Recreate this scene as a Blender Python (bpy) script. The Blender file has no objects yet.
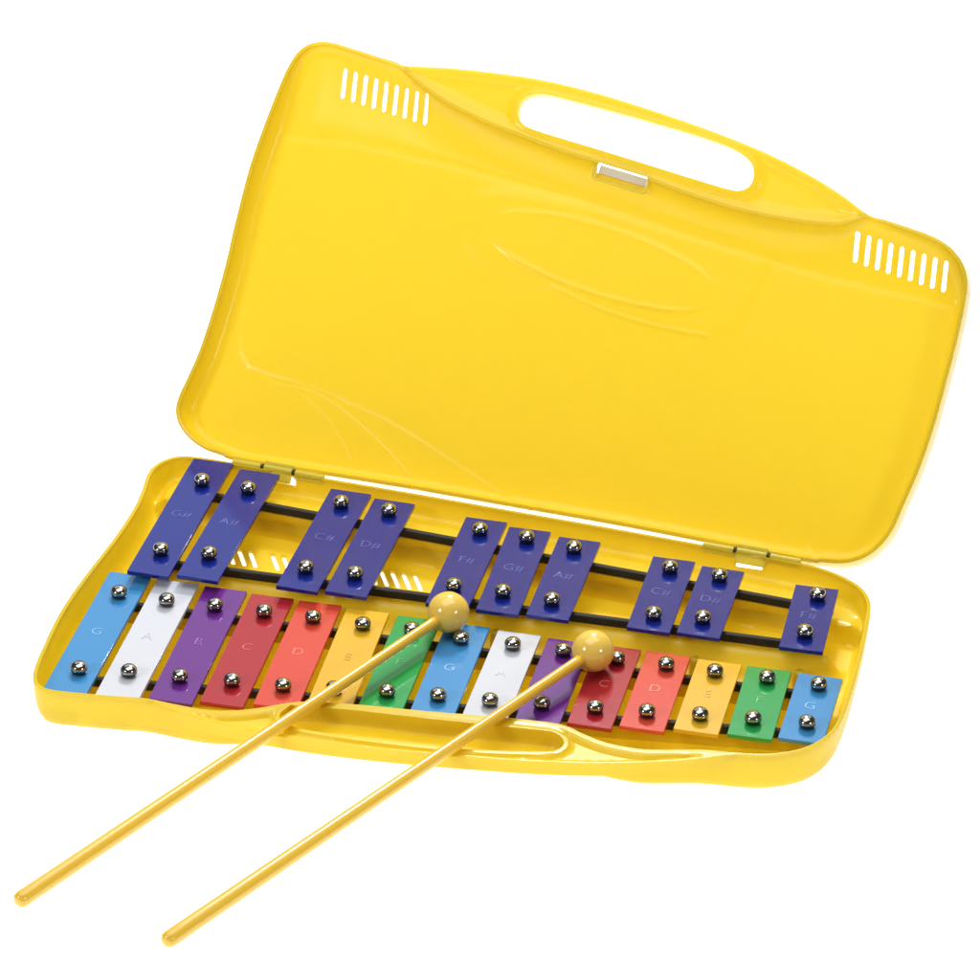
import bpy, bmesh, math, random
import numpy as np
from mathutils import Vector, Matrix
from mathutils.geometry import delaunay_2d_cdt

random.seed(4)
S = 0.001                                   # everything is measured in millimetres
scene = bpy.context.scene
COL = scene.collection
V = Vector

# ---------------------------------------------------------------- camera
cam_data = bpy.data.cameras.new('camera')
cam_data.sensor_width = 36.0
cam_data.lens = 36.0 * 4096.3 / 980.0
cam_data.clip_start = 0.05
cam_data.clip_end = 100.0
cam = bpy.data.objects.new('camera', cam_data)
COL.objects.link(cam)
CAMR = ((0.973887, 0.226849, 0.009194), (0.126224, -0.507345, -0.852449), (-0.188713, 0.831349, -0.522730))
CAMP = (380.979820, -1648.096903, 1108.218313)
r0, r1, r2 = [V(r) for r in CAMR]
m = Matrix(((r0.x, -r1.x, -r2.x), (r0.y, -r1.y, -r2.y), (r0.z, -r1.z, -r2.z))).to_4x4()
m.translation = V(CAMP) * S
cam.matrix_world = m
scene.camera = cam

# ---------------------------------------------------------------- world and lamps (studio)
world = bpy.data.worlds.new('World')
scene.world = world
world.use_nodes = True
bg = world.node_tree.nodes['Background']
bg.inputs['Color'].default_value = (0.95, 0.97, 1.0, 1)
bg.inputs['Strength'].default_value = 0.09

def softbox(name, loc, target, sx, sy, watts, colour=(1, 1, 1)):
    d = bpy.data.lights.new(name, 'AREA')
    d.shape = 'RECTANGLE'; d.size = sx; d.size_y = sy; d.energy = watts; d.color = colour
    o = bpy.data.objects.new(name, d); COL.objects.link(o)
    o.location = loc
    o.rotation_euler = (V(target) - V(loc)).to_track_quat('-Z', 'Y').to_euler()
    return o
softbox('softbox_overhead', (-0.1, 0.1, 1.35), (0, 0.0, 0), 1.45, 1.0, 13, (1.0, 0.99, 0.97))
softbox('softbox_key', (-0.12, 1.08, 1.16), (0, 0.0, 0.0), 0.24, 0.24, 17, (1.0, 0.99, 0.97))
softbox('softbox_back', (-0.30, 1.25, 0.95), (0, 0.0, 0.0), 2.1, 1.15, 7.0, (1.0, 0.99, 0.97))
softbox('softbox_front', (-1.25, -1.25, 1.0), (0, 0.05, 0.03), 0.4, 0.4, 11)
softbox('softbox_side', (1.75, -1.0, 0.95), (0, 0.05, 0.03), 0.35, 0.35, 9)

scene.view_settings.view_transform = 'Standard'
scene.view_settings.look = 'None'
scene.view_settings.exposure = 0.0
scene.view_settings.gamma = 1.0

# ---------------------------------------------------------------- materials
def srgb(r, g, b):
    f = lambda c: (c / 255) / 12.92 if c <= 10 else (((c / 255) + 0.055) / 1.055) ** 2.4
    return (f(r), f(g), f(b), 1)

def principled(name, col, rough=0.4, metal=0.0, coat=0.0, spec=0.5, noise=0.0, nscale=900, bump=0.0, bscale=600):
    mt = bpy.data.materials.new(name); mt.use_nodes = True
    nt = mt.node_tree; p = nt.nodes['Principled BSDF']
    p.inputs['Base Color'].default_value = col
    p.inputs['Roughness'].default_value = rough
    p.inputs['Metallic'].default_value = metal
    p.inputs['Coat Weight'].default_value = coat
    p.inputs['Coat Roughness'].default_value = 0.06
    p.inputs['Specular IOR Level'].default_value = spec
    tc = nt.nodes.new('ShaderNodeTexCoord')
    if noise:
        n = nt.nodes.new('ShaderNodeTexNoise'); n.inputs['Scale'].default_value = nscale; n.inputs['Detail'].default_value = 4
        nt.links.new(tc.outputs['Object'], n.inputs['Vector'])
        r = nt.nodes.new('ShaderNodeMapRange')
        r.inputs['To Min'].default_value = max(0, rough - noise); r.inputs['To Max'].default_value = rough + noise
        nt.links.new(n.outputs['Fac'], r.inputs['Value']); nt.links.new(r.outputs['Result'], p.inputs['Roughness'])
    if bump:
        n = nt.nodes.new('ShaderNodeTexNoise'); n.inputs['Scale'].default_value = bscale; n.inputs['Detail'].default_value = 3
        nt.links.new(tc.outputs['Object'], n.inputs['Vector'])
        b = nt.nodes.new('ShaderNodeBump'); b.inputs['Strength'].default_value = bump; b.inputs['Distance'].default_value = 0.0002
        nt.links.new(n.outputs['Fac'], b.inputs['Height']); nt.links.new(b.outputs['Normal'], p.inputs['Normal'])
        if coat: nt.links.new(b.outputs['Normal'], p.inputs['Coat Normal'])
    return mt

def translucent_plastic(name, col, tcol, rough, amount):
    mt = principled(name, col, rough, noise=0.05, nscale=60, bump=0.08, bscale=180)
    nt = mt.node_tree; p = nt.nodes['Principled BSDF']; out = nt.nodes['Material Output']
    t = nt.nodes.new('ShaderNodeBsdfTranslucent'); t.inputs['Color'].default_value = tcol
    mx = nt.nodes.new('ShaderNodeMixShader'); mx.inputs['Fac'].default_value = amount
    nt.links.new(p.outputs[0], mx.inputs[1]); nt.links.new(t.outputs[0], mx.inputs[2])
    nt.links.new(mx.outputs[0], out.inputs['Surface'])
    return mt

M_YELLOW = translucent_plastic('yellow_plastic', (0.855, 0.715, 0.05, 1), (0.93, 0.745, 0.065, 1), 0.24, 0.48)
M_HINGE = translucent_plastic('hinge_plastic', (0.84, 0.72, 0.075, 1), (0.88, 0.77, 0.13, 1), 0.28, 0.4)
M_RIM_GLOW = translucent_plastic('rim_glow_plastic', (0.88, 0.81, 0.42, 1), (0.92, 0.86, 0.50, 1), 0.2, 0.45)  # yellow plastic paled so that the lid edge seems lit
M_CLIP = translucent_plastic('clip_plastic', (0.78, 0.74, 0.68, 1), (0.8, 0.78, 0.72, 1), 0.2, 0.4)
M_MALLET = principled('mallet_plastic', (0.82, 0.56, 0.10, 1), 0.16, coat=0.3, bump=0.05, bscale=120)
M_STICK = principled('stick_plastic', (0.78, 0.485, 0.045, 1), 0.22, coat=0.25, bump=0.10, bscale=120)
M_FOAM = principled('black_foam', (0.012, 0.009, 0.007, 1), 0.75, bump=0.6, bscale=900)
M_DARK = principled('dark_gap', (0.03, 0.022, 0.004, 1), 0.6)
M_CHROME = principled('chrome', (0.38, 0.375, 0.36, 1), 0.09, metal=1.0, noise=0.03, nscale=500)
M_DARK_REFLECT = principled('dark_reflection', (0.010, 0.009, 0.009, 1), 0.22, noise=0.05)  # black lower half of the screws, painted as dark reflections in the chrome

def paint(name, rgb):
    return principled(name, srgb(*rgb), 0.12, coat=0.0, noise=0.02, nscale=220, bump=0.02, bscale=260)
PAINT = {
    'navy': paint('navy_paint', (22, 38, 128)),
    'sky': paint('light_blue_paint', (60, 135, 192)),
    'white': paint('white_paint', (200, 203, 212)),
    'purple': paint('purple_paint', (100, 40, 131)),
    'red': paint('dark_red_paint', (165, 36, 46)),
    'orange': paint('orange_red_paint', (206, 72, 54)),
    'yellow': paint('yellow_paint', (219, 172, 42)),
    'green': paint('green_paint', (40, 152, 74)),
}

STAMP_GLINT = {}  # most letter colours are lightened to stand in for light on stamped edges
for k, c in {'navy': (84, 92, 168), 'sky': (128, 190, 236), 'white': (186, 190, 200), 'purple': (146, 92, 174), 'red': (214, 100, 104), 'orange': (238, 136, 116),
             'yellow': (214, 160, 50), 'green': (92, 184, 118)}.items():
    STAMP_GLINT[k] = principled(k + '_stamp', srgb(*c), 0.2, noise=0.1, nscale=900)

# ---------------------------------------------------------------- helpers
def obj(name, me, mats, parent=None):
    o = bpy.data.objects.new(name, me); COL.objects.link(o)
    for mt in (mats if isinstance(mats, (list, tuple)) else [mats]):
        me.materials.append(mt)
    if parent: o.parent = parent
    return o

def mesh_from(verts, faces, smooth=None, mat_idx=None):
    me = bpy.data.meshes.new('mesh')
    me.from_pydata([tuple(v) for v in verts], [], faces)
    if mat_idx is not None: me.polygons.foreach_set('material_index', mat_idx)
    if smooth is not None:
        me.polygons.foreach_set('use_smooth', [True] * len(me.polygons))
        me.set_sharp_from_angle(angle=math.radians(smooth))
    me.update()
    return me

def bm_mesh(bm, smooth=None):
    bmesh.ops.recalc_face_normals(bm, faces=bm.faces[:])
    me = bpy.data.meshes.new('mesh'); bm.to_mesh(me); bm.free()
    if smooth is not None:
        me.polygons.foreach_set('use_smooth', [True] * len(me.polygons))
        me.set_sharp_from_angle(angle=math.radians(smooth))
    return me

def box_mesh(x0, x1, y0, y1, z0, z1, bevel=0.3, seg=2):
    bm = bmesh.new()
    bmesh.ops.create_cube(bm, size=1)
    for v in bm.verts:
        v.co = V(((x0 + x1) / 2 + v.co.x * (x1 - x0), (y0 + y1) / 2 + v.co.y * (y1 - y0), (z0 + z1) / 2 + v.co.z * (z1 - z0))) * S
    if bevel:
        bmesh.ops.bevel(bm, geom=bm.edges[:], offset=bevel * S, segments=seg, profile=0.5, affect='EDGES')
    return bm_mesh(bm, 20)

def lathe(profile, n=40):
    """profile: list of (radius, z, material)"""
    verts, faces, mi = [], [], []
    for r, z, _ in profile:
        for k in range(n):
            a = 2 * math.pi * k / n
            verts.append((r * math.cos(a) * S, r * math.sin(a) * S, z * S))
    for j in range(len(profile) - 1):
        for k in range(n):
            k2 = (k + 1) % n
            faces.append((j * n + k, j * n + k2, (j + 1) * n + k2, (j + 1) * n + k)); mi.append(profile[j + 1][2])
    faces.append(tuple(range(n))[::-1]); mi.append(profile[0][2])
    t = len(profile) - 1
    faces.append(tuple(t * n + k for k in range(n))); mi.append(profile[-1][2])
    return mesh_from(verts, faces, 50, mi)

def bar_between(p, q, w, h, bevel=0.4):
    """box mesh of section w (across) x h (vertical) from p to q"""
    p, q = V(p), V(q); d = (q - p); L = d.length
    me = box_mesh(0, L, -w / 2, w / 2, -h / 2, h / 2, bevel)
    x = d.normalized(); y = V((0, 0, 1)).cross(x).normalized(); z = x.cross(y)
    mm = Matrix((x, y, z)).transposed().to_4x4(); mm.translation = p * S
    me.transform(mm)
    return me

def tag(o, label, cat, group=None):
    o['label'] = label; o['category'] = cat
    if group: o['group'] = group

# ---------------------------------------------------------------- setting
ZR = 6.0                       # height of the tray rim; bar tops of the front row are z = 0
ZT = ZR - 23.2                 # table
bm = bmesh.new()
bmesh.ops.create_grid(bm, x_segments=1, y_segments=1, size=8)
me = bm_mesh(bm)
M_TABLE = principled('white_glow_table', (0.85, 0.85, 0.85, 1), 0.6, noise=0.05, nscale=40)
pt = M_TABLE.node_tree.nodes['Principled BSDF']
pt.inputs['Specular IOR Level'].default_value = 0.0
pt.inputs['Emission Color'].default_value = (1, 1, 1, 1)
pt.inputs['Emission Strength'].default_value = 0.98          # glow added to whiten the table and wash out its shadows
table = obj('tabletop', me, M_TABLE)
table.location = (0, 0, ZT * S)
table['kind'] = 'structure'

# ---------------------------------------------------------------- outlines (u along the hinge, v away from it)
O = np.array((-2.4668, 88.2404, ZR))
A = np.array((0.996762, -0.080407, 0.0))
PB = np.array((0.080407, 0.996762, 0.0))
TH = math.radians(50.0)
LV = PB * math.cos(TH) + np.array((0, 0, math.sin(TH)))
LN = np.cross(A, LV)

def smooth_open(P, it=2):
    P = np.array(P, float)
    for _ in range(it):
        Q = P.copy(); Q[1:-1] = 0.25 * P[:-2] + 0.5 * P[1:-1] + 0.25 * P[2:]; P = Q
    return P

def catmull(P, step=2.5):
    P = np.array(P, float); out = []
    for i in range(len(P) - 1):
        p0 = P[max(i - 1, 0)]; p1 = P[i]; p2 = P[i + 1]; p3 = P[min(i + 2, len(P) - 1)]
        n = max(1, int(round(np.linalg.norm(p2 - p1) / step)))
        for k in range(n):
            t = k / n
            out.append(0.5 * (2 * p1 + (p2 - p0) * t + (2 * p0 - 5 * p1 + 4 * p2 - p3) * t * t + (3 * p1 - p0 - 3 * p2 + p3) * t ** 3))
    out.append(P[-1])
    return np.array(out)

LID_L = [(-145, 1), (-158, 2.4), (-168, 4), (-177, 8), (-184, 14), (-187.6, 21), (-187.6, 29), (-185, 40), (-181.8, 56), (-179.3, 80), (-178, 103),
         (-177.8, 121), (-177.4, 135), (-176.4, 156), (-173.8, 177), (-170, 200), (-167, 213), (-163, 221.5), (-156.5, 226.5), (-147, 228), (-135, 226.4), (-121, 224.2), (-107, 221.6)]
LID_R = [(152, 180.4), (162, 178.8), (173, 177), (186, 174.4), (196, 170.2), (203.6, 163), (207.8, 154), (208.8, 142), (208.4, 122), (207.2, 103),
         (205.4, 79), (202.2, 56), (197.8, 36), (195, 24), (190, 14), (183, 7), (174, 3), (163, 1.6), (150, 0.6)]
BASE_L = [(-150, 1), (-161, 1), (-170, 1.6), (-177.5, 3), (-183, 6.6), (-187, 13), (-188.6, 20), (-188, 29), (-185.4, 41), (-183, 56), (-181.8, 72), (-181.3, 88), (-181.4, 105),
          (-181.6, 122), (-181.5, 141), (-180.6, 160), (-178.8, 176), (-177, 188), (-174.6, 203), (-171.4, 216), (-167.6, 222.5), (-162.5, 225.6), (-156, 226), (-146, 224.6), (-136, 223), (-125, 221), (-113, 218.6)]
BASE_R = [(166, 172.9), (177, 170), (187, 165), (196, 157), (202.6, 145), (205, 131), (204.4, 109), (202.6, 86), (200.4, 64), (197.6, 42), (195.4, 29),
          (191.6, 20), (186, 13), (176, 6.8), (165, 3), (155, 1.4), (145, 1)]
BOW = [(-95, 214.5), (-79, 206.7), (-55, 199.2), (-32, 194.2), (-13.5, 190.4), (8, 187.2), (31, 183.4), (56.4, 178.2), (78.6, 174.6), (100, 172.8), (121, 172.6), (138, 174.2)]
HAND = [(-98, 222), (-85.8, 223.3), (-69.5, 224.3), (-53.2, 224.8), (-37.7, 224.9), (-22.1, 224.2), (-6.2, 222.7), (9.6, 220.7), (25.5, 218.2), (41.3, 215.5), (57.2, 212.5), (73, 209.2), (88.8, 205.4), (101.6, 201.8), (112.9, 198), (124.5, 193.6), (138, 187.6)]
BASE_BOW = [(-100, 218.8), (-85, 218.6), (-71, 215.4), (-58, 208.6), (-46, 200), (-36, 196), (-14.6, 191.4), (16, 186.6), (47, 181), (70, 177.4), (82, 177.2), (92, 181), (104, 184.4), (116, 184.8), (125, 183.6), (137, 179.6), (148, 176), (157, 174.2)]
BASE_HAND = [(-99, 222.2), (-85, 224.2), (-69.5, 225.6), (-53.2, 226), (-37.7, 225.8), (-22.1, 224.9), (-6.2, 223.2), (9.6, 221), (25.5, 218.4), (41.3, 215.6), (57.2, 212.5), (73, 209.2), (88.8, 205.3), (101.6, 201.6), (112.9, 197.8), (124.5, 193.4), (138, 187.6), (149, 182), (157, 177.4)]
BASE_HOLE = [(-36, 215.1), (-39, 212), (-39.9, 207.4), (-38.6, 203), (-35, 199.8), (-13, 195.1), (10, 191.9), (32.2, 188.8), (55, 185.4), (76.9, 182.3), (83, 182), (88, 184.6), (90.6, 189.4), (89.8, 194), (85.6, 197.9), (70, 202.8), (50, 207.9), (28, 211.6), (5, 214.7), (-12, 216.4), (-26, 217)]
HOLE = [(-26.8, 217.4), (-34.3, 216), (-38.7, 212.4), (-39.7, 207.2), (-38.5, 202.8), (-35.4, 199.9), (-30.5, 198.2), (-16.2, 195.9), (-0.2, 193.7), (15.7, 191.4), (31.5, 189.1), (47.2, 186.7), (62.9, 184.4), (78.5, 182.3), (84.6, 182.6), (88.5, 185.2), (89.9, 190), (88.5, 195.6), (83.7, 200.4), (74, 204.3), (58.2, 207.4), (42.4, 209.7), (26.8, 211.8), (11.1, 213.7), (-4.7, 215.4), (-16.2, 216.6)]
BACK = [(60, 0.0), (0, 0.0), (-60, 0.0)]

def closed_catmull(P, step=2.0):
    P = np.array(P, float); n = len(P)
    ext = np.concatenate([P[-2:], P, P[:3]])
    out = []
    for i in range(2, n + 2):
        p0, p1, p2, p3 = ext[i - 1], ext[i], ext[i + 1], ext[i + 2]
        k = max(1, int(round(np.linalg.norm(p2 - p1) / step)))
        for j in range(k):
            t = j / k
            out.append(0.5 * (2 * p1 + (p2 - p0) * t + (2 * p0 - 5 * p1 + 4 * p2 - p3) * t * t + (3 * p1 - p0 - 3 * p2 + p3) * t ** 3))
    return np.array(out)

def seg_dist(P, poly, closed=True):
    P = np.asarray(P, float); a = np.asarray(poly, float)
    b = np.roll(a, -1, 0) if closed else a[1:]
    if not closed: a = a[:-1]
    res = np.full(len(P), 1e9)
    for i in range(0, len(P), 4000):
        q = P[i:i + 4000, None]; d = b - a; L = (d * d).sum(1) + 1e-12
        t = np.clip(((q - a) * d).sum(2) / L, 0, 1)
        res[i:i + 4000] = np.sqrt((((a + t[..., None] * d) - q) ** 2).sum(2)).min(1)
    return res

def inside(P, poly):
    P = np.asarray(P, float); x, y = P[:, 0], P[:, 1]; r = np.zeros(len(P), bool)
    n = len(poly)
    for i in range(n):
        x1, y1 = poly[i]; x2, y2 = poly[(i + 1) % n]
        if y1 == y2: continue
        c = ((y1 > y) != (y2 > y)) & (x < (x2 - x1) * (y - y1) / (y2 - y1) + x1)
        r ^= c
    return r

def sd(P, poly): return np.where(inside(P, poly), 1, -1) * seg_dist(P, poly)
def sm(t):
    t = np.clip(t, 0, 1); return t * t * (3 - 2 * t)
def wallf(t):
    t = np.clip(t, 0, 1); return np.sqrt(np.clip(1 - (1 - t) ** 4.5, 0, 1))

def offset(poly, d):
    poly = np.asarray(poly); t = np.roll(poly, -1, 0) - np.roll(poly, 1, 0)
    n = np.stack([-t[:, 1], t[:, 0]], 1); n /= np.linalg.norm(n, axis=1)[:, None] + 1e-9
    area = 0.5 * np.sum(poly[:, 0] * np.roll(poly[:, 1], -1) - np.roll(poly[:, 0], -1) * poly[:, 1])
    return poly + n * d * (1 if area > 0 else -1)

def slot(cu, cv, w, h, ang=0.0, n=6):
    """rounded slot, long axis along v, turned by ang"""
    P = []
    for k in range(n + 1):
        a = math.pi * k / n; P.append((w / 2 * math.cos(a), h / 2 - w / 2 + w / 2 * math.sin(a)))
    for k in range(n + 1):
        a = math.pi + math.pi * k / n; P.append((w / 2 * math.cos(a), -h / 2 + w / 2 + w / 2 * math.sin(a)))
    c, s = math.cos(ang), math.sin(ang)
    return np.array([(cu + x * c - y * s, cv + x * s + y * c) for x, y in P])

def rrect(cu, cv, w, h, r, ang, n=4):
    P = []
    for qx, qy, a0 in ((1, 1, 0), (-1, 1, 90), (-1, -1, 180), (1, -1, 270)):
        for k in range(n + 1):
            a = math.radians(a0 + 90 * k / n); P.append((qx * (w / 2 - r) + r * math.cos(a), qy * (h / 2 - r) + r * math.sin(a)))
    c, s = math.cos(ang), math.sin(ang)
    return np.array([(cu + x * c - y * s, cv + x * s + y * c) for x, y in P])

def shell(L, R, hole, blind, features, extra_holes, zfun, crest, wall_w, thick_fun, to_world, flip, parent, body_name, material, bow, hand, back):
    outer = closed_catmull(list(L) + hand + list(R) + back)
    body = closed_catmull(list(L) + bow + list(R) + back)
    bowl = catmull([L[-1]] + bow + [R[0]], 2.0)
    pts, edges = [], []
    def loop(P, closed=True):
        b = len(pts); n = len(P); pts.extend([V((float(p[0]), float(p[1]))) for p in P])
        edges.extend([(b + i, b + (i + 1) % n) for i in range(n if closed else n - 1)])
    loop(outer)
    holes = ([] if blind else [hole]) + extra_holes
    for h in holes: loop(h)
    loop(bowl[3:-3], False)
    loose = []
    for t in (0.008, 0.03, 0.075, 0.14, 0.24, 0.38, 0.56, 0.78, 1.0):
        loose.append(offset(body, crest + t * wall_w))
    loose.append(offset(body, crest)); loose.append(offset(body, crest * 0.5))
    q = np.concatenate([offset(body, -1.2), offset(body, -2.6), offset(body, -4.2)] + [offset(outer, d) for d in (0.6, 1.6, 2.6, 3.6, 5)])
    q = q[(sd(q, body) < -0.35) & (sd(q, hole) < -4.9)]
    loose.append(q)
    for d in (1, 2.0, 3.2, 4.4):
        q = offset(hole, -d); loose.append(q[sd(q, body) < -0.4])
    if blind:
        for d in (-0.5, 0.0, 0.1, 0.3, 0.7, 1.2, 1.8, 2.5, 3.4): loose.append(offset(hole, d))
    for fc_, closed in features:
        fa = np.asarray(fc_)
        t = np.gradient(fa, axis=0) if not closed else np.roll(fa, -1, 0) - np.roll(fa, 1, 0)
        nn = np.stack([-t[:, 1], t[:, 0]], 1); nn /= np.linalg.norm(nn, axis=1)[:, None] + 1e-9
        for d in (-2.4, -1.6, -0.8, 0.0, 0.8, 1.6, 2.4): loose.append(fa + nn * d)
    for h in extra_holes: loose.append(offset(h, -0.8))
    u0, v0 = outer.min(0); u1, v1 = outer.max(0)
    gu, gv = np.meshgrid(np.arange(u0 + .7, u1, 1.8), np.arange(v0 + .7, v1, 1.8))
    gu = gu + 0.9 * (np.arange(gu.shape[0]) % 2)[:, None]
    G = np.stack([gu.ravel(), gv.ravel()], 1)
    s = sd(G, body)
    G = G[((s > crest + wall_w + 1) | (s < -5))]
    for fc_, closed in features: G = G[seg_dist(G, fc_, closed) > 3.0]
    if blind: G = G[sd(G, hole) < -5]
    loose.append(G)
    Lp = np.concatenate(loose)
    keep = inside(Lp, outer) & (seg_dist(Lp, outer) > 0.3)
    for h in holes: keep &= ~inside(Lp, h) & (seg_dist(Lp, h) > 0.4)
    Lp = Lp[keep]
    Lp = Lp[seg_dist(Lp, bowl, False) > 0.3]
    pts.extend([V((float(p[0]), float(p[1]))) for p in Lp])
    vc, _, fc, *_ = delaunay_2d_cdt(pts, edges, [], 0, 1e-4)
    P = np.array([(v.x, v.y) for v in vc]); F = np.array([f for f in fc if len(f) == 3])
    C = P[F].mean(1)
    ok = inside(C, outer)
    for h in holes: ok &= ~inside(C, h)
    F = F[ok]; C = C[ok]
    a2 = (P[F[:, 1]] - P[F[:, 0]]); b2 = (P[F[:, 2]] - P[F[:, 0]])
    cr = a2[:, 0] * b2[:, 1] - a2[:, 1] * b2[:, 0]
    F[cr < 0] = F[cr < 0][:, ::-1]; F = F[np.abs(cr) > 1e-5] if False else F
    s = sd(P, body); s[seg_dist(P, bowl, False) < 0.05] = 0
    do = seg_dist(P, outer); dh = -sd(P, hole)
    Z = zfun(P, s, do, dh)
    X = np.column_stack([P, Z])
    def zz(Q): return zfun(Q, sd(Q, body), seg_dist(Q, outer), -sd(Q, hole))
    h = 0.12
    near = (np.abs(s) < crest + wall_w + 2) | (do < 6)
    gx = np.zeros(len(P)); gy = np.zeros(len(P)); Q = P[near]
    gx[near] = (zz(Q + (h, 0)) - zz(Q - (h, 0))) / (2 * h); gy[near] = (zz(Q + (0, h)) - zz(Q - (0, h))) / (2 * h)
    far = do < 1.0
    gx[far] = 0; gy[far] = 0
    vn = np.column_stack([-gx, -gy, np.ones(len(P))]); vn /= np.linalg.norm(vn, axis=1)[:, None]
    T = thick_fun(P, s, do, dh)
    Bk = X - vn * np.minimum(T, 2.0)[:, None]
    thickm = T > 2.0
    Bk[thickm, :2] = P[thickm]; Bk[thickm, 2] = Z[thickm] - T[thickm]
    W = to_world(X); WB = to_world(Bk)
    made = []
    ishand = sd(C, body) < 0
    for nm, mask in ((body_name, ~ishand), ('handle', ishand)):
        f = F[mask]
        if nm == 'handle':                                  # only the piece beyond the front wall that carries the hole
            pass
        used = np.unique(f); mp = -np.ones(len(P), int); mp[used] = np.arange(len(used)); n = len(used)
        f = mp[f]
        ed = {}
        for t in f:
            for i in range(3): ed[(int(t[i]), int(t[(i + 1) % 3]))] = 1
        bound = [e for e in ed if (e[1], e[0]) not in ed]
        seam = seg_dist(P[used], bowl, False) < 0.05
        faces = []
        for t in f:
            t = [int(q) for q in t]
            faces.append(tuple(t[::-1]) if flip else tuple(t))
            tb = [q + n for q in t]
            faces.append(tuple(tb) if flip else tuple(tb[::-1]))
        for i, j in bound:
            if seam[i] and seam[j]: continue
            q = (i, i + n, j + n, j)
            faces.append(q[::-1] if flip else q)
        vv = np.concatenate([W[used], WB[used]]) * S
        me = mesh_from(vv, faces, 42)
        o = obj(nm, me, material, parent if not made else made[0])
        made.append(o)
    return made

# ---------------------------------------------------------------- the glockenspiel
root = bpy.data.objects.new('glockenspiel', None)
COL.objects.link(root)
root.location = (0, 0, ZT * S)
root.empty_display_size = 0.1
tag(root, 'open yellow plastic glockenspiel case holding two rows of coloured metal bars on white table', 'glockenspiel')
UP = np.array((0, 0, ZT))
def lid_world(X): return O + X[:, :1] * A + X[:, 1:2] * LV + X[:, 2:3] * LN - UP
def base_world(X): return O + X[:, :1] * A - X[:, 1:2] * PB + X[:, 2:3] * np.array((0, 0, 1.0)) - UP

# ---- lid
LID_D = 13.5
CREASE = np.array([(-190, 178), (-165, 180), (-152.8, 183.4), (-132, 183.6), (-101, 181.6), (-72, 178.4), (-39, 174.5), (0, 169), (50, 161), (101, 153.4), (136, 149.6), (172, 146.6), (210, 143)])
LOGO = [(-58, 150), (-57, 160), (-50, 165.5), (-30, 167), (20, 165), (70, 160.5), (95, 156.5), (102.5, 149), (99, 130), (93, 114), (88, 108.6), (78, 107.4), (50, 109.4), (20, 113.6), (-20, 121.4), (-44, 126), (-52, 130), (-57, 138)]
LOGO_S = closed_catmull(LOGO, 3)
ARC = catmull([(-175, 92), (-167, 70), (-165, 58), (-158, 52.4), (-141, 49.6), (-119, 46.8), (-95, 41.4), (-78, 37), (-49, 26), (-13, 11), (5, 3)], 3)
ARC2 = catmull([(-128, 44), (-117, 39), (-107, 31), (-98, 22), (-92, 14)], 3)
ARC3 = catmull([(-141, 47.5), (-118, 45.5), (-98, 37), (-76, 24), (-56, 9), (-50, 3)], 3)
LIDTOP = np.array([(-190, 228), (-150, 227.5), (-121, 223), (-107, 219.5), (-95, 213.5)] + BOW[1:] + [(152, 178.5), (173, 175.5), (190, 171), (210, 165)])
PANEL = np.array([(-167, 176), (-167.5, 120), (-167, 70), (-165, 60), (-158, 52.4)] + [tuple(p) for p in catmull([(-158, 52.4), (-141, 49.6), (-119, 46.8), (-95, 41.4), (-78, 37), (-49, 26), (-13, 11), (12, 1)], 3)[1:]] + [(30, -8), (240, -8), (240, 140), (136, 147), (50, 158), (0, 166), (-72, 174), (-130, 178)])
LOWLINE = catmull([(-6, 119.6), (3.2, 117.6), (14, 114.4), (26.3, 111.8), (48.7, 108.8), (66, 107.8), (79.1, 107.6)], 2.5)
t9 = math.radians(-9)
_e = 66 * np.sin(np.linspace(-1.565, 1.565, 60)); _h = 17.5 * np.sqrt(1 - (_e / 66) ** 2)
_E = np.concatenate([np.stack([_e, _h], 1), np.stack([_e, -_h], 1)[::-1]])
ELLIPSE = np.stack([17 + _E[:, 0] * math.cos(t9) - _E[:, 1] * math.sin(t9), 137.5 + _E[:, 0] * math.sin(t9) + _E[:, 1] * math.cos(t9)], 1)
def lid_z(P, s, do, dh):
    u, v = P[:, 0], P[:, 1]
    floor = np.full(len(P), -LID_D)
    vc = np.interp(u, CREASE[:, 0], CREASE[:, 1])
    vb = np.interp(u, LIDTOP[:, 0], LIDTOP[:, 1])
    k = np.clip((v - vc) / (vb - vc), 0, 1)
    floor += (LID_D - 2.2) * k ** 1.35
    lg = sd(P, LOGO_S)
    floor += 0.6 * sm((lg + 3.5) / 7.0)
    t = math.radians(-9); c, sn = math.cos(t), math.sin(t)
    du, dv = u - 17, v - 137.5
    eu, ev = du * c + dv * sn, -du * sn + dv * c
    # pointed ellipse (an eye): two arcs
    hgt = 17.5 * np.sqrt(np.clip(1 - (eu / 66) ** 2, 0, 1))
    e = hgt - np.abs(ev)
    ed = seg_dist(P, ELLIPSE)
    tip = sm((64 - np.abs(eu)) / 22)
    floor += 0.45 * sm((np.where(e > 0, ed, -ed) + 1.2) / 2.4) * (0.3 + 0.7 * tip) + 0.55 * tip * np.exp(-(ed / 0.95) ** 2)
    floor += 0.5 * np.exp(-(seg_dist(P, LOWLINE, False) / 1.0) ** 2)
    floor += 0.32 * sm((sd(P, PANEL) + 1.0) / 2.0)
    floor += 0.13 * np.exp(-(seg_dist(P, ARC2, False) / 1.0) ** 2) + 0.2 * np.exp(-(seg_dist(P, ARC3, False) / 1.0) ** 2)
    wall = wallf((s - 1.6) / 8.0)
    z = floor * wall
    hz = -2.6 * sm((np.minimum.reduce([do - 1.6, -s + 0.2, dh - 1.2])) / 6.0)
    return np.where(s > 0, z, hz) - 0.35 * np.exp(-(do / 0.5) ** 2)
def lid_t(P, s, do, dh):
    return 1.9 + 3.6 * sm(-s / 4.5)
vents = []
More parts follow.
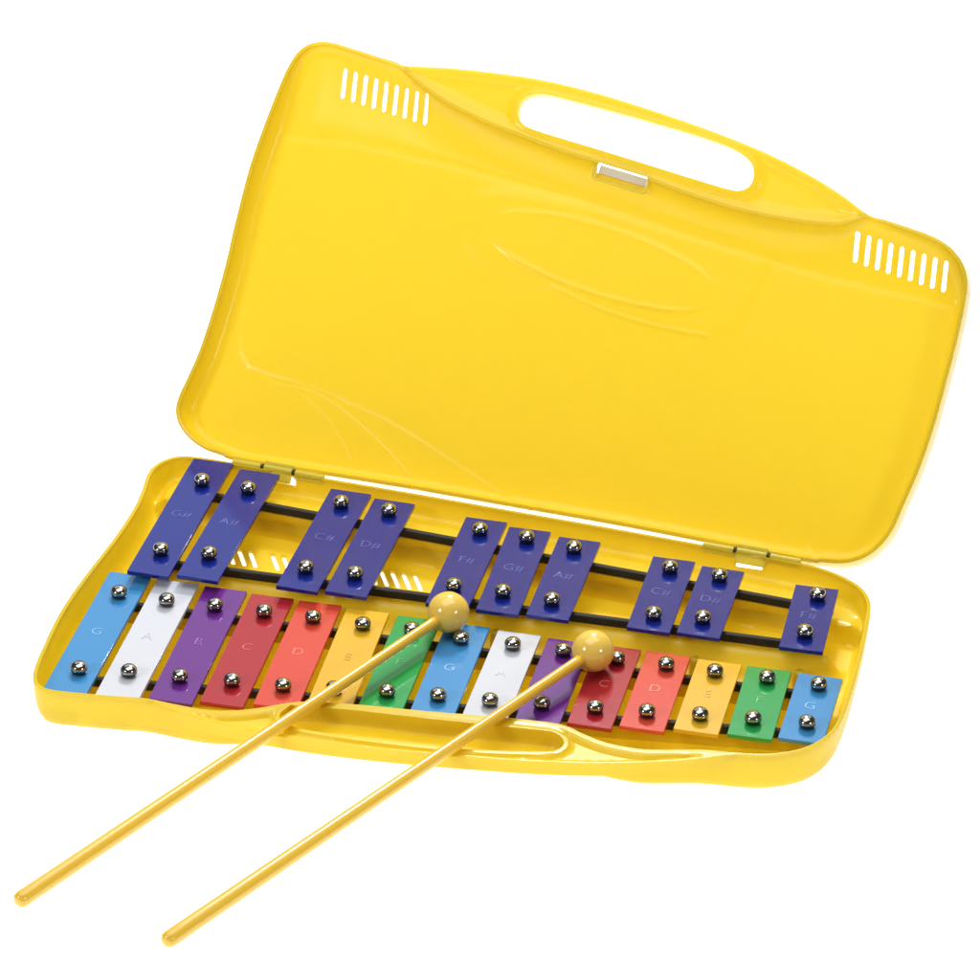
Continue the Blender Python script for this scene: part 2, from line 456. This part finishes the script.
for k in range(9):
    t = k / 8
    vents.append(slot(-138.1 + 47.4 * t, 208.8 - 7.4 * t, 2.5, 15.2, 0.015))
    vents.append(slot(147.7 + 47.2 * t, 164.4 - 7.9 * t, 2.5, 14.8, 0.02))
latch_hole = rrect(21.0, 180.8, 28.6, 7.6, 1.8, math.radians(-8))
lid, lid_handle = shell(LID_L, LID_R, np.array(closed_catmull(HOLE, 2)), False, [(PANEL[4:-8], False), (ELLIPSE, True), (LOWLINE, False), (ARC2, False), (ARC3, False)], vents + [latch_hole], lid_z, 1.6, 8.0, lid_t, lid_world, False, root, 'lid', M_YELLOW, BOW, HAND, [(60, 2.2), (0, 2.2), (-60, 2.2)])

# outer wall of the lid: added flaring skirt, paled to imitate edge glow
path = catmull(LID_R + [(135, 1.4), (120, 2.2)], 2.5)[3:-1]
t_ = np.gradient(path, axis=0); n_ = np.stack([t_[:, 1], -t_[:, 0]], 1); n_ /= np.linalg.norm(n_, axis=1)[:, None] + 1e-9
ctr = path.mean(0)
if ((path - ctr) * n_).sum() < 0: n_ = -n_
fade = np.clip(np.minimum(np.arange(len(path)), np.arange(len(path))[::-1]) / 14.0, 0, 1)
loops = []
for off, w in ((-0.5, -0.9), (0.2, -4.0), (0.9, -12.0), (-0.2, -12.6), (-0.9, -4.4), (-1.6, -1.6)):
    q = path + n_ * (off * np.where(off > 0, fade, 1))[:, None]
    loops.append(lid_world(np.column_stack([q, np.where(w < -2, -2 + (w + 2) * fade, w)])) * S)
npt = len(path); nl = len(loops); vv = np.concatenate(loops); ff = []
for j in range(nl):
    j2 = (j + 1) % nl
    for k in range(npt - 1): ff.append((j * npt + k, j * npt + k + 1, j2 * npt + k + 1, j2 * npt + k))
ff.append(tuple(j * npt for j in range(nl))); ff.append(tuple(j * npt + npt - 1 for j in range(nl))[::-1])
obj('rim_glow_skirt', mesh_from(vv, ff, 50), M_RIM_GLOW, lid)

# latch clip: pale bar in the slot of the lid
latch = obj('latch', box_mesh(-13.2, 13.0, -0.9, 3.4, -1.2, 1.2, 0.5), M_CLIP, lid)
mm = Matrix((V(A), V(LV), V(LN))).transposed().to_4x4()
pos = lid_world(np.array([(21.0, 180.8, -6.5)]))[0]
mm.translation = V(pos) * S
latch.matrix_local = mm @ Matrix.Rotation(math.radians(-8), 4, 'Z')
obj('latch_seat', box_mesh(-14.0, 14.0, -3.7, -0.9, -1.6, 0.4, 0.4), M_YELLOW, latch)
fr_o = rrect(0, -0.2, 31, 10.6, 2.6, 0, 6); fr_i = rrect(0, -0.2, 28.6, 8.2, 1.8, 0, 6); nf = len(fr_o)
vv = [(p[0] * S, p[1] * S, z * S) for z in (3.0, 4.4) for loop_ in (fr_o, fr_i) for p in loop_]
ff = []
for k in range(nf):
    k2 = (k + 1) % nf
    ff += [(k, k2, nf + k2, nf + k), (2 * nf + k, 3 * nf + k, 3 * nf + k2, 2 * nf + k2), (k, 2 * nf + k, 2 * nf + k2, k2), (nf + k, nf + k2, 3 * nf + k2, 3 * nf + k)]
obj('latch_frame', mesh_from(vv, ff, 40), M_HINGE, latch)

# ---- tray
BASE_D = 20.6
BHOLE = np.array(closed_catmull(BASE_HOLE, 2)) + np.array((-4.5, 0.2))
BHOLE[:, 0] = np.where(BHOLE[:, 0] < 20, 20 + (BHOLE[:, 0] - 20) * 1.06, BHOLE[:, 0])
def to_xy(P):
    W = O[:2] + P[:, :1] * A[:2] - P[:, 1:2] * PB[:2]
    return W[:, 0], W[:, 1]
def from_xy(x, y):
    d = np.array((x, y)) - O[:2]
    return float(d @ A[:2]), float(-(d @ PB[:2]))
def ut_y(x): return 69.6 - (x + 127) * 0.0915
def ub_y(x): return 5.0 + (x + 160) * 0.010
def lt_y(x): return -28.6 + (x + 175) * 0.008
def lb_y(x): return -97.2 + (x + 175) * 0.1105
def base_z(P, s, do, dh):
    x, y = to_xy(P)
    floor = np.full(len(P), -BASE_D)
    q = y - (ub_y(x) + 1.0)
    # riser between the two rows: steep at the back, sloping to the front
    floor += 11.5 * np.where(q > 0, sm((3 - q) / 3.5), sm((q + 17) / 15)) * sm((184 - np.abs(x)) / 10)
    q2 = y - (ut_y(x) - 1.5)
    floor += 9.5 * sm((q2 + 3) / 4) * sm((192 - np.abs(x)) / 10)
    # shallow diagonal ribs under the front row
    ph = (x + 0.55 * y) / 9.0
    floor += 0.7 * (0.5 + 0.5 * np.cos(2 * np.pi * ph)) ** 3 * sm((s - 13) / 7) * sm((y + 100) / 8) * sm((-30 - y) / 8)
    wall = wallf((s - 1.8) / 8.0)
    z = floor * wall
    hz = -2.2 * sm((np.minimum.reduce([do - 2.0, -s - 1.6, dh - 1.7])) / 2.6)
    hz = np.where(dh < 0, -8.5 * wallf(-dh / 2.6), hz)
    return np.where(s > 0, z, hz) - 0.35 * np.exp(-(do / 0.5) ** 2)
def base_t(P, s, do, dh):
    return np.where(dh < 0.0, 1.9, 1.9 + 4.7 * sm(-s / 4.5) + 4 * sm((2.5 - dh) / 1.5))
bslots = []
for x0, n, y0 in ((-150, 9, 43), (-69, 6, 42)):
    for k in range(n):
        if x0 == -150 and k == 5: continue
        u, v = from_xy(x0 + 5.9 * k, y0)
        bslots.append(slot(u, v, 2.5, 17, -math.radians(32)))
for uc, vc_, hh in ((-122.5, 2.8, 0.7), (127, 3.1, 1.0)):
    bslots.append(rrect(uc, vc_, 14, hh, hh * 0.45, 0))
tray, tray_handle = shell(BASE_L, BASE_R, BHOLE, True, [], bslots, base_z, 1.8, 8.0, base_t, base_world, True, root, 'tray', M_YELLOW, BASE_BOW, BASE_HAND, BACK)

# ---- hinges: three knuckles each
for uc in (-126, 127.5):
    for k, (a0, a1) in enumerate(((-25.5, -9.2), (-8.0, 8.0), (9.2, 25.5))):
        me = lathe([(0.5, a0, 0), (1.6, a0 + 0.4, 0), (1.6, a1 - 0.4, 0), (0.5, a1, 0)], 20)
        plate = None
        o = obj('hinge_knuckle', me, M_HINGE, root)
        x = V(A)
        w = lid_world(np.array([(uc, -0.3, 0.2)]))[0]
        mm = V((0, 0, 1)).rotation_difference(x).to_matrix().to_4x4(); mm.translation = V(w) * S
        o.matrix_local = mm
        if k == 1: me = box_mesh(a0, a1, -6.2, 3.6, -0.7, 0.7, 0.5); d3 = LV
        else: me = box_mesh(a0, a1, 0.3, 3.4, -0.7, 0.7, 0.3); d3 = PB * -0.6 + np.array((0, 0, -0.8))
        l = obj('hinge_leaf', me, M_HINGE, o)
        mloc = Matrix((V(A), V(d3), V(A).cross(V(d3)))).transposed().to_4x4(); mloc.translation = V(w) * S
        l.matrix_local = mm.inverted() @ mloc
    for g in (-8.6, 8.6):
        w = lid_world(np.array([(uc + g, -0.3, 0.2)]))[0]
        me = lathe([(1.0, -0.75, 0), (1.75, -0.7, 0), (1.75, 0.7, 0), (1.0, 0.75, 0)], 16)
        o = obj('hinge_gap_shade', me, M_DARK, root)  # dark disc between knuckles, the shade of the gap put in as colour
        mm = V((0, 0, 1)).rotation_difference(V(A)).to_matrix().to_4x4(); mm.translation = V(w) * S
        o.matrix_local = mm

# ---- rails, their supports and the posts
def rail(fy, z, x0, x1, w, h):
    me = bar_between((x0, fy(x0), z - ZT), (x1, fy(x1), z - ZT), w, h, 0.8)
    obj('rail', me, M_FOAM, root)
    zb = z - h / 2 - 0.15; zf = ZR - BASE_D + 0.3
    me = bar_between((x0 + 6, fy(x0 + 6), (zb + zf) / 2 - ZT), (x1 - 6, fy(x1 - 6), (zb + zf) / 2 - ZT), 2.6, zb - zf, 0.5)
    obj('rail_support', me, M_YELLOW, root)
rail(ut_y, 0.6, -173, 172, 3.2, 4.6)
rail(ub_y, 0.6, -173, 172, 3.2, 4.6)
rail(lt_y, -4.6, -184, 184, 3.2, 4.6)
rail(lb_y, -4.6, -184, 184, 3.2, 4.6)
for x, y, h in ((163, -5, 9), (112, -6, 9), (62, -6, 9), (12, -6, 9), (150, -79, 7), (125, -82, 7), (100, -86, 7), (175, -76, 7)):
    z0 = ZR - BASE_D - ZT
    me = lathe([(2.9, 0, 0), (2.6, h, 0), (2.1, h + 0.5, 0)], 18)
    o = obj('post', me, M_YELLOW, root)
    o.location = (x * S, y * S, z0 * S)

# ---- bars
LOWER = [(-175.11, -7.3, -117.67, .006), (-149.7, -8.0, -113.9, .010), (-124.35, -8.64, -110.16, .017), (-99.94, -9.62, -106.71, .018), (-75.02, -9.83, -102.57, .029),
         (-50.32, -10.86, -99.17, .034), (-25.2, -11.3, -95.63, .010), (-.23, -11.46, -92.15, .012), (25.24, -12.45, -88.74, -.003), (50.47, -13.36, -85.24, -.006),
         (75.15, -12.75, -82.23, -.008), (99.63, -12.87, -78.75, -.006), (124.98, -13.62, -74.9, -.006), (149.92, -13.77, -72.9, .011), (174.43, -14.02, -70.34, -.012)]
LCOL = ['sky', 'white', 'purple', 'red', 'orange', 'yellow', 'green'] * 2 + ['sky']
LNOTE = 'GABCDEFGABCDEFG'
UPPER = [(-163.35, 97.34, -15.04, -.008), (-137.58, 92.69, -13.01, -.023), (-86.96, 85.27, -10.5, -.028), (-62.55, 81.41, -9.31, -.023), (-12.26, 75.36, -7.72, -.010),
         (12.16, 71.67, -7.0, .013), (37.88, 68.36, -5.73, -.007), (87.86, 61.73, -4.81, -.002), (112.83, 58.68, -3.65, -.017), (162.32, 53.33, -3.62, .023)]
UNOTE = ['G#', 'A#', 'C#', 'D#', 'F#', 'G#', 'A#', 'C#', 'D#', 'F#']
ZU = 6.76
BW = 21.55
COLNAME = {'sky': 'light blue', 'white': 'white', 'purple': 'purple', 'red': 'dark red', 'orange': 'orange red', 'yellow': 'yellow', 'green': 'green', 'navy': 'navy blue'}

prof = [(2.7, 0.0, 1), (3.2, 0.5, 1), (3.75, 1.2, 1), (4.0, 2.0, 1), (4.08, 2.9, 1), (4.02, 3.3, 0)]
for k in range(1, 12):
    a = math.radians(90 * k / 12); prof.append((4.02 * math.cos(a), 3.3 + 2.7 * math.sin(a), 0))
prof.append((0.25, 5.99, 0))
SCREW = lathe(prof, 32)
SCREW.materials.append(M_CHROME); SCREW.materials.append(M_DARK_REFLECT)

font_meshes = {}
def letter_mesh(txt):
    if txt in font_meshes: return font_meshes[txt]
    cu = bpy.data.curves.new('letters', 'FONT'); cu.body = txt; cu.size = 8.2 * S; cu.extrude = 0.05 * S; cu.bevel_depth = 0.11 * S; cu.bevel_resolution = 1
    cu.align_x = 'CENTER'; cu.align_y = 'CENTER'; cu.offset = -0.2 * S
    o = bpy.data.objects.new('letters', cu); COL.objects.link(o)
    dg = bpy.context.evaluated_depsgraph_get()
    me = bpy.data.meshes.new_from_object(o.evaluated_get(dg))
    bpy.data.objects.remove(o); me.materials.clear()
    font_meshes[txt] = me
    return me

def tone_bar(x, yt, yb, ang, z, col, note, ys):
    me = box_mesh(-BW / 2, BW / 2, -(yt - yb) / 2, (yt - yb) / 2, -2.3, 0, 0.28)
    b = obj('tone_bar', me, PAINT[col], root)
    yc = (yt + yb) / 2
    b.location = (x * S, yc * S, (z - ZT) * S); b.rotation_euler = (0, 0, ang)
    b['label'] = COLNAME[col] + ' metal bar stamped ' + note
    inv = Matrix.Rotation(-ang, 2)
    for (sx, sy) in ys:
        o = bpy.data.objects.new('screw', SCREW); COL.objects.link(o); o.parent = b
        p = inv @ V((sx - x, sy - yc)); o.location = (p.x * S, p.y * S, 0.0)
        o.rotation_euler = (random.uniform(-.05, .05), random.uniform(-.05, .05), random.random() * 6)
    me = letter_mesh(note).copy(); l = obj('stamped_letter', me, STAMP_GLINT[col], b)
    l.location = (-0.6 * S, 1.5 * S, 0.04 * S)

LTS = [(-174.6, -28.3), (-149.5, -29.5), (-125.2, -28.1), (-100.3, -27.5), (-75.5, -26.9), (-50.1, -27.1), (-25.7, -25.6), (-0.6, -27.6), (25.2, -26.6), (50.0, -25.9), (76.8, -26.4), (100.9, -25.8), (125.0, -26.1), (150.2, -25.2), (175.5, -25.1)]
LBS = [(-173.0, -97.1), (-148.9, -93.8), (-123.9, -92.1), (-98.7, -89.3), (-73.8, -87.6), (-49.5, -84.2), (-24.3, -80.6), (0.2, -78.0), (25.3, -76.2), (49.9, -72.7), (75.1, -69.9), (99.7, -67.2), (124.7, -63.7), (149.7, -60.9), (175.1, -58.1)]
UTS = [(-161.8, 73.3), (-136.7, 71.5), (-86.9, 69.8), (-61.2, 68.2), (-12.1, 61.6), (12.6, 59.9), (37.6, 56.4), (88.0, 49.7), (113.5, 48.4), (163.6, 43.0)]
UBS = [(-162.8, 4.7), (-138.4, 6.9), (-88.0, 6.0), (-62.9, 6.6), (-12.6, 7.7), (12.1, 8.2), (37.2, 7.0), (88.3, 6.7), (112.3, 9.0), (162.8, 8.7)]

for i, (x, yt, yb, an) in enumerate(LOWER):
    tone_bar(x, yt, yb, an, 0.0, LCOL[i], LNOTE[i], (LTS[i], LBS[i]))
for i, (x, yt, yb, an) in enumerate(UPPER):
    tone_bar(x, yt, yb, an, ZU, 'navy', UNOTE[i], (UTS[i], UBS[i]))

# ---------------------------------------------------------------- mallets
def mallet(head, end, label):
    head, end = V(head), V(end)
    r = bpy.data.objects.new('mallet', None); COL.objects.link(r)
    r.location = head * S; r.empty_display_size = 0.02
    tag(r, label, 'mallet', 'yellow ball mallets lying across the bars')
    bm = bmesh.new()
    bmesh.ops.create_uvsphere(bm, u_segments=48, v_segments=28, radius=10.3 * S)
    hd = obj('head', bm_mesh(bm, 60), M_MALLET, r)
    d = end - head; L = d.length
    prof = [(2.3, 8.8, 0), (2.75, 9.3, 0), (2.6, 14, 0), (2.75, 60, 0), (3.3, 150, 0), (3.75, 230, 0), (3.95, L - 12, 0), (3.95, L - 3.6, 0), (3.6, L - 1.6, 0), (2.7, L - 0.5, 0), (1.2, L, 0)]
    st = obj('stick', lathe(prof, 28), M_STICK, r)
    st.rotation_euler = d.to_track_quat('Z', 'Y').to_euler()
    return r
mallet((-9.1, -18.4, 10.35), (-139.2, -288.7, 9.2), 'yellow ball mallet farther left, its head between green and light blue bars')
mallet((66.5, -34.6, 10.35), (-67.8, -300.6, 9.2), 'yellow ball mallet crossing the handle hole, its head on purple and dark red bars')
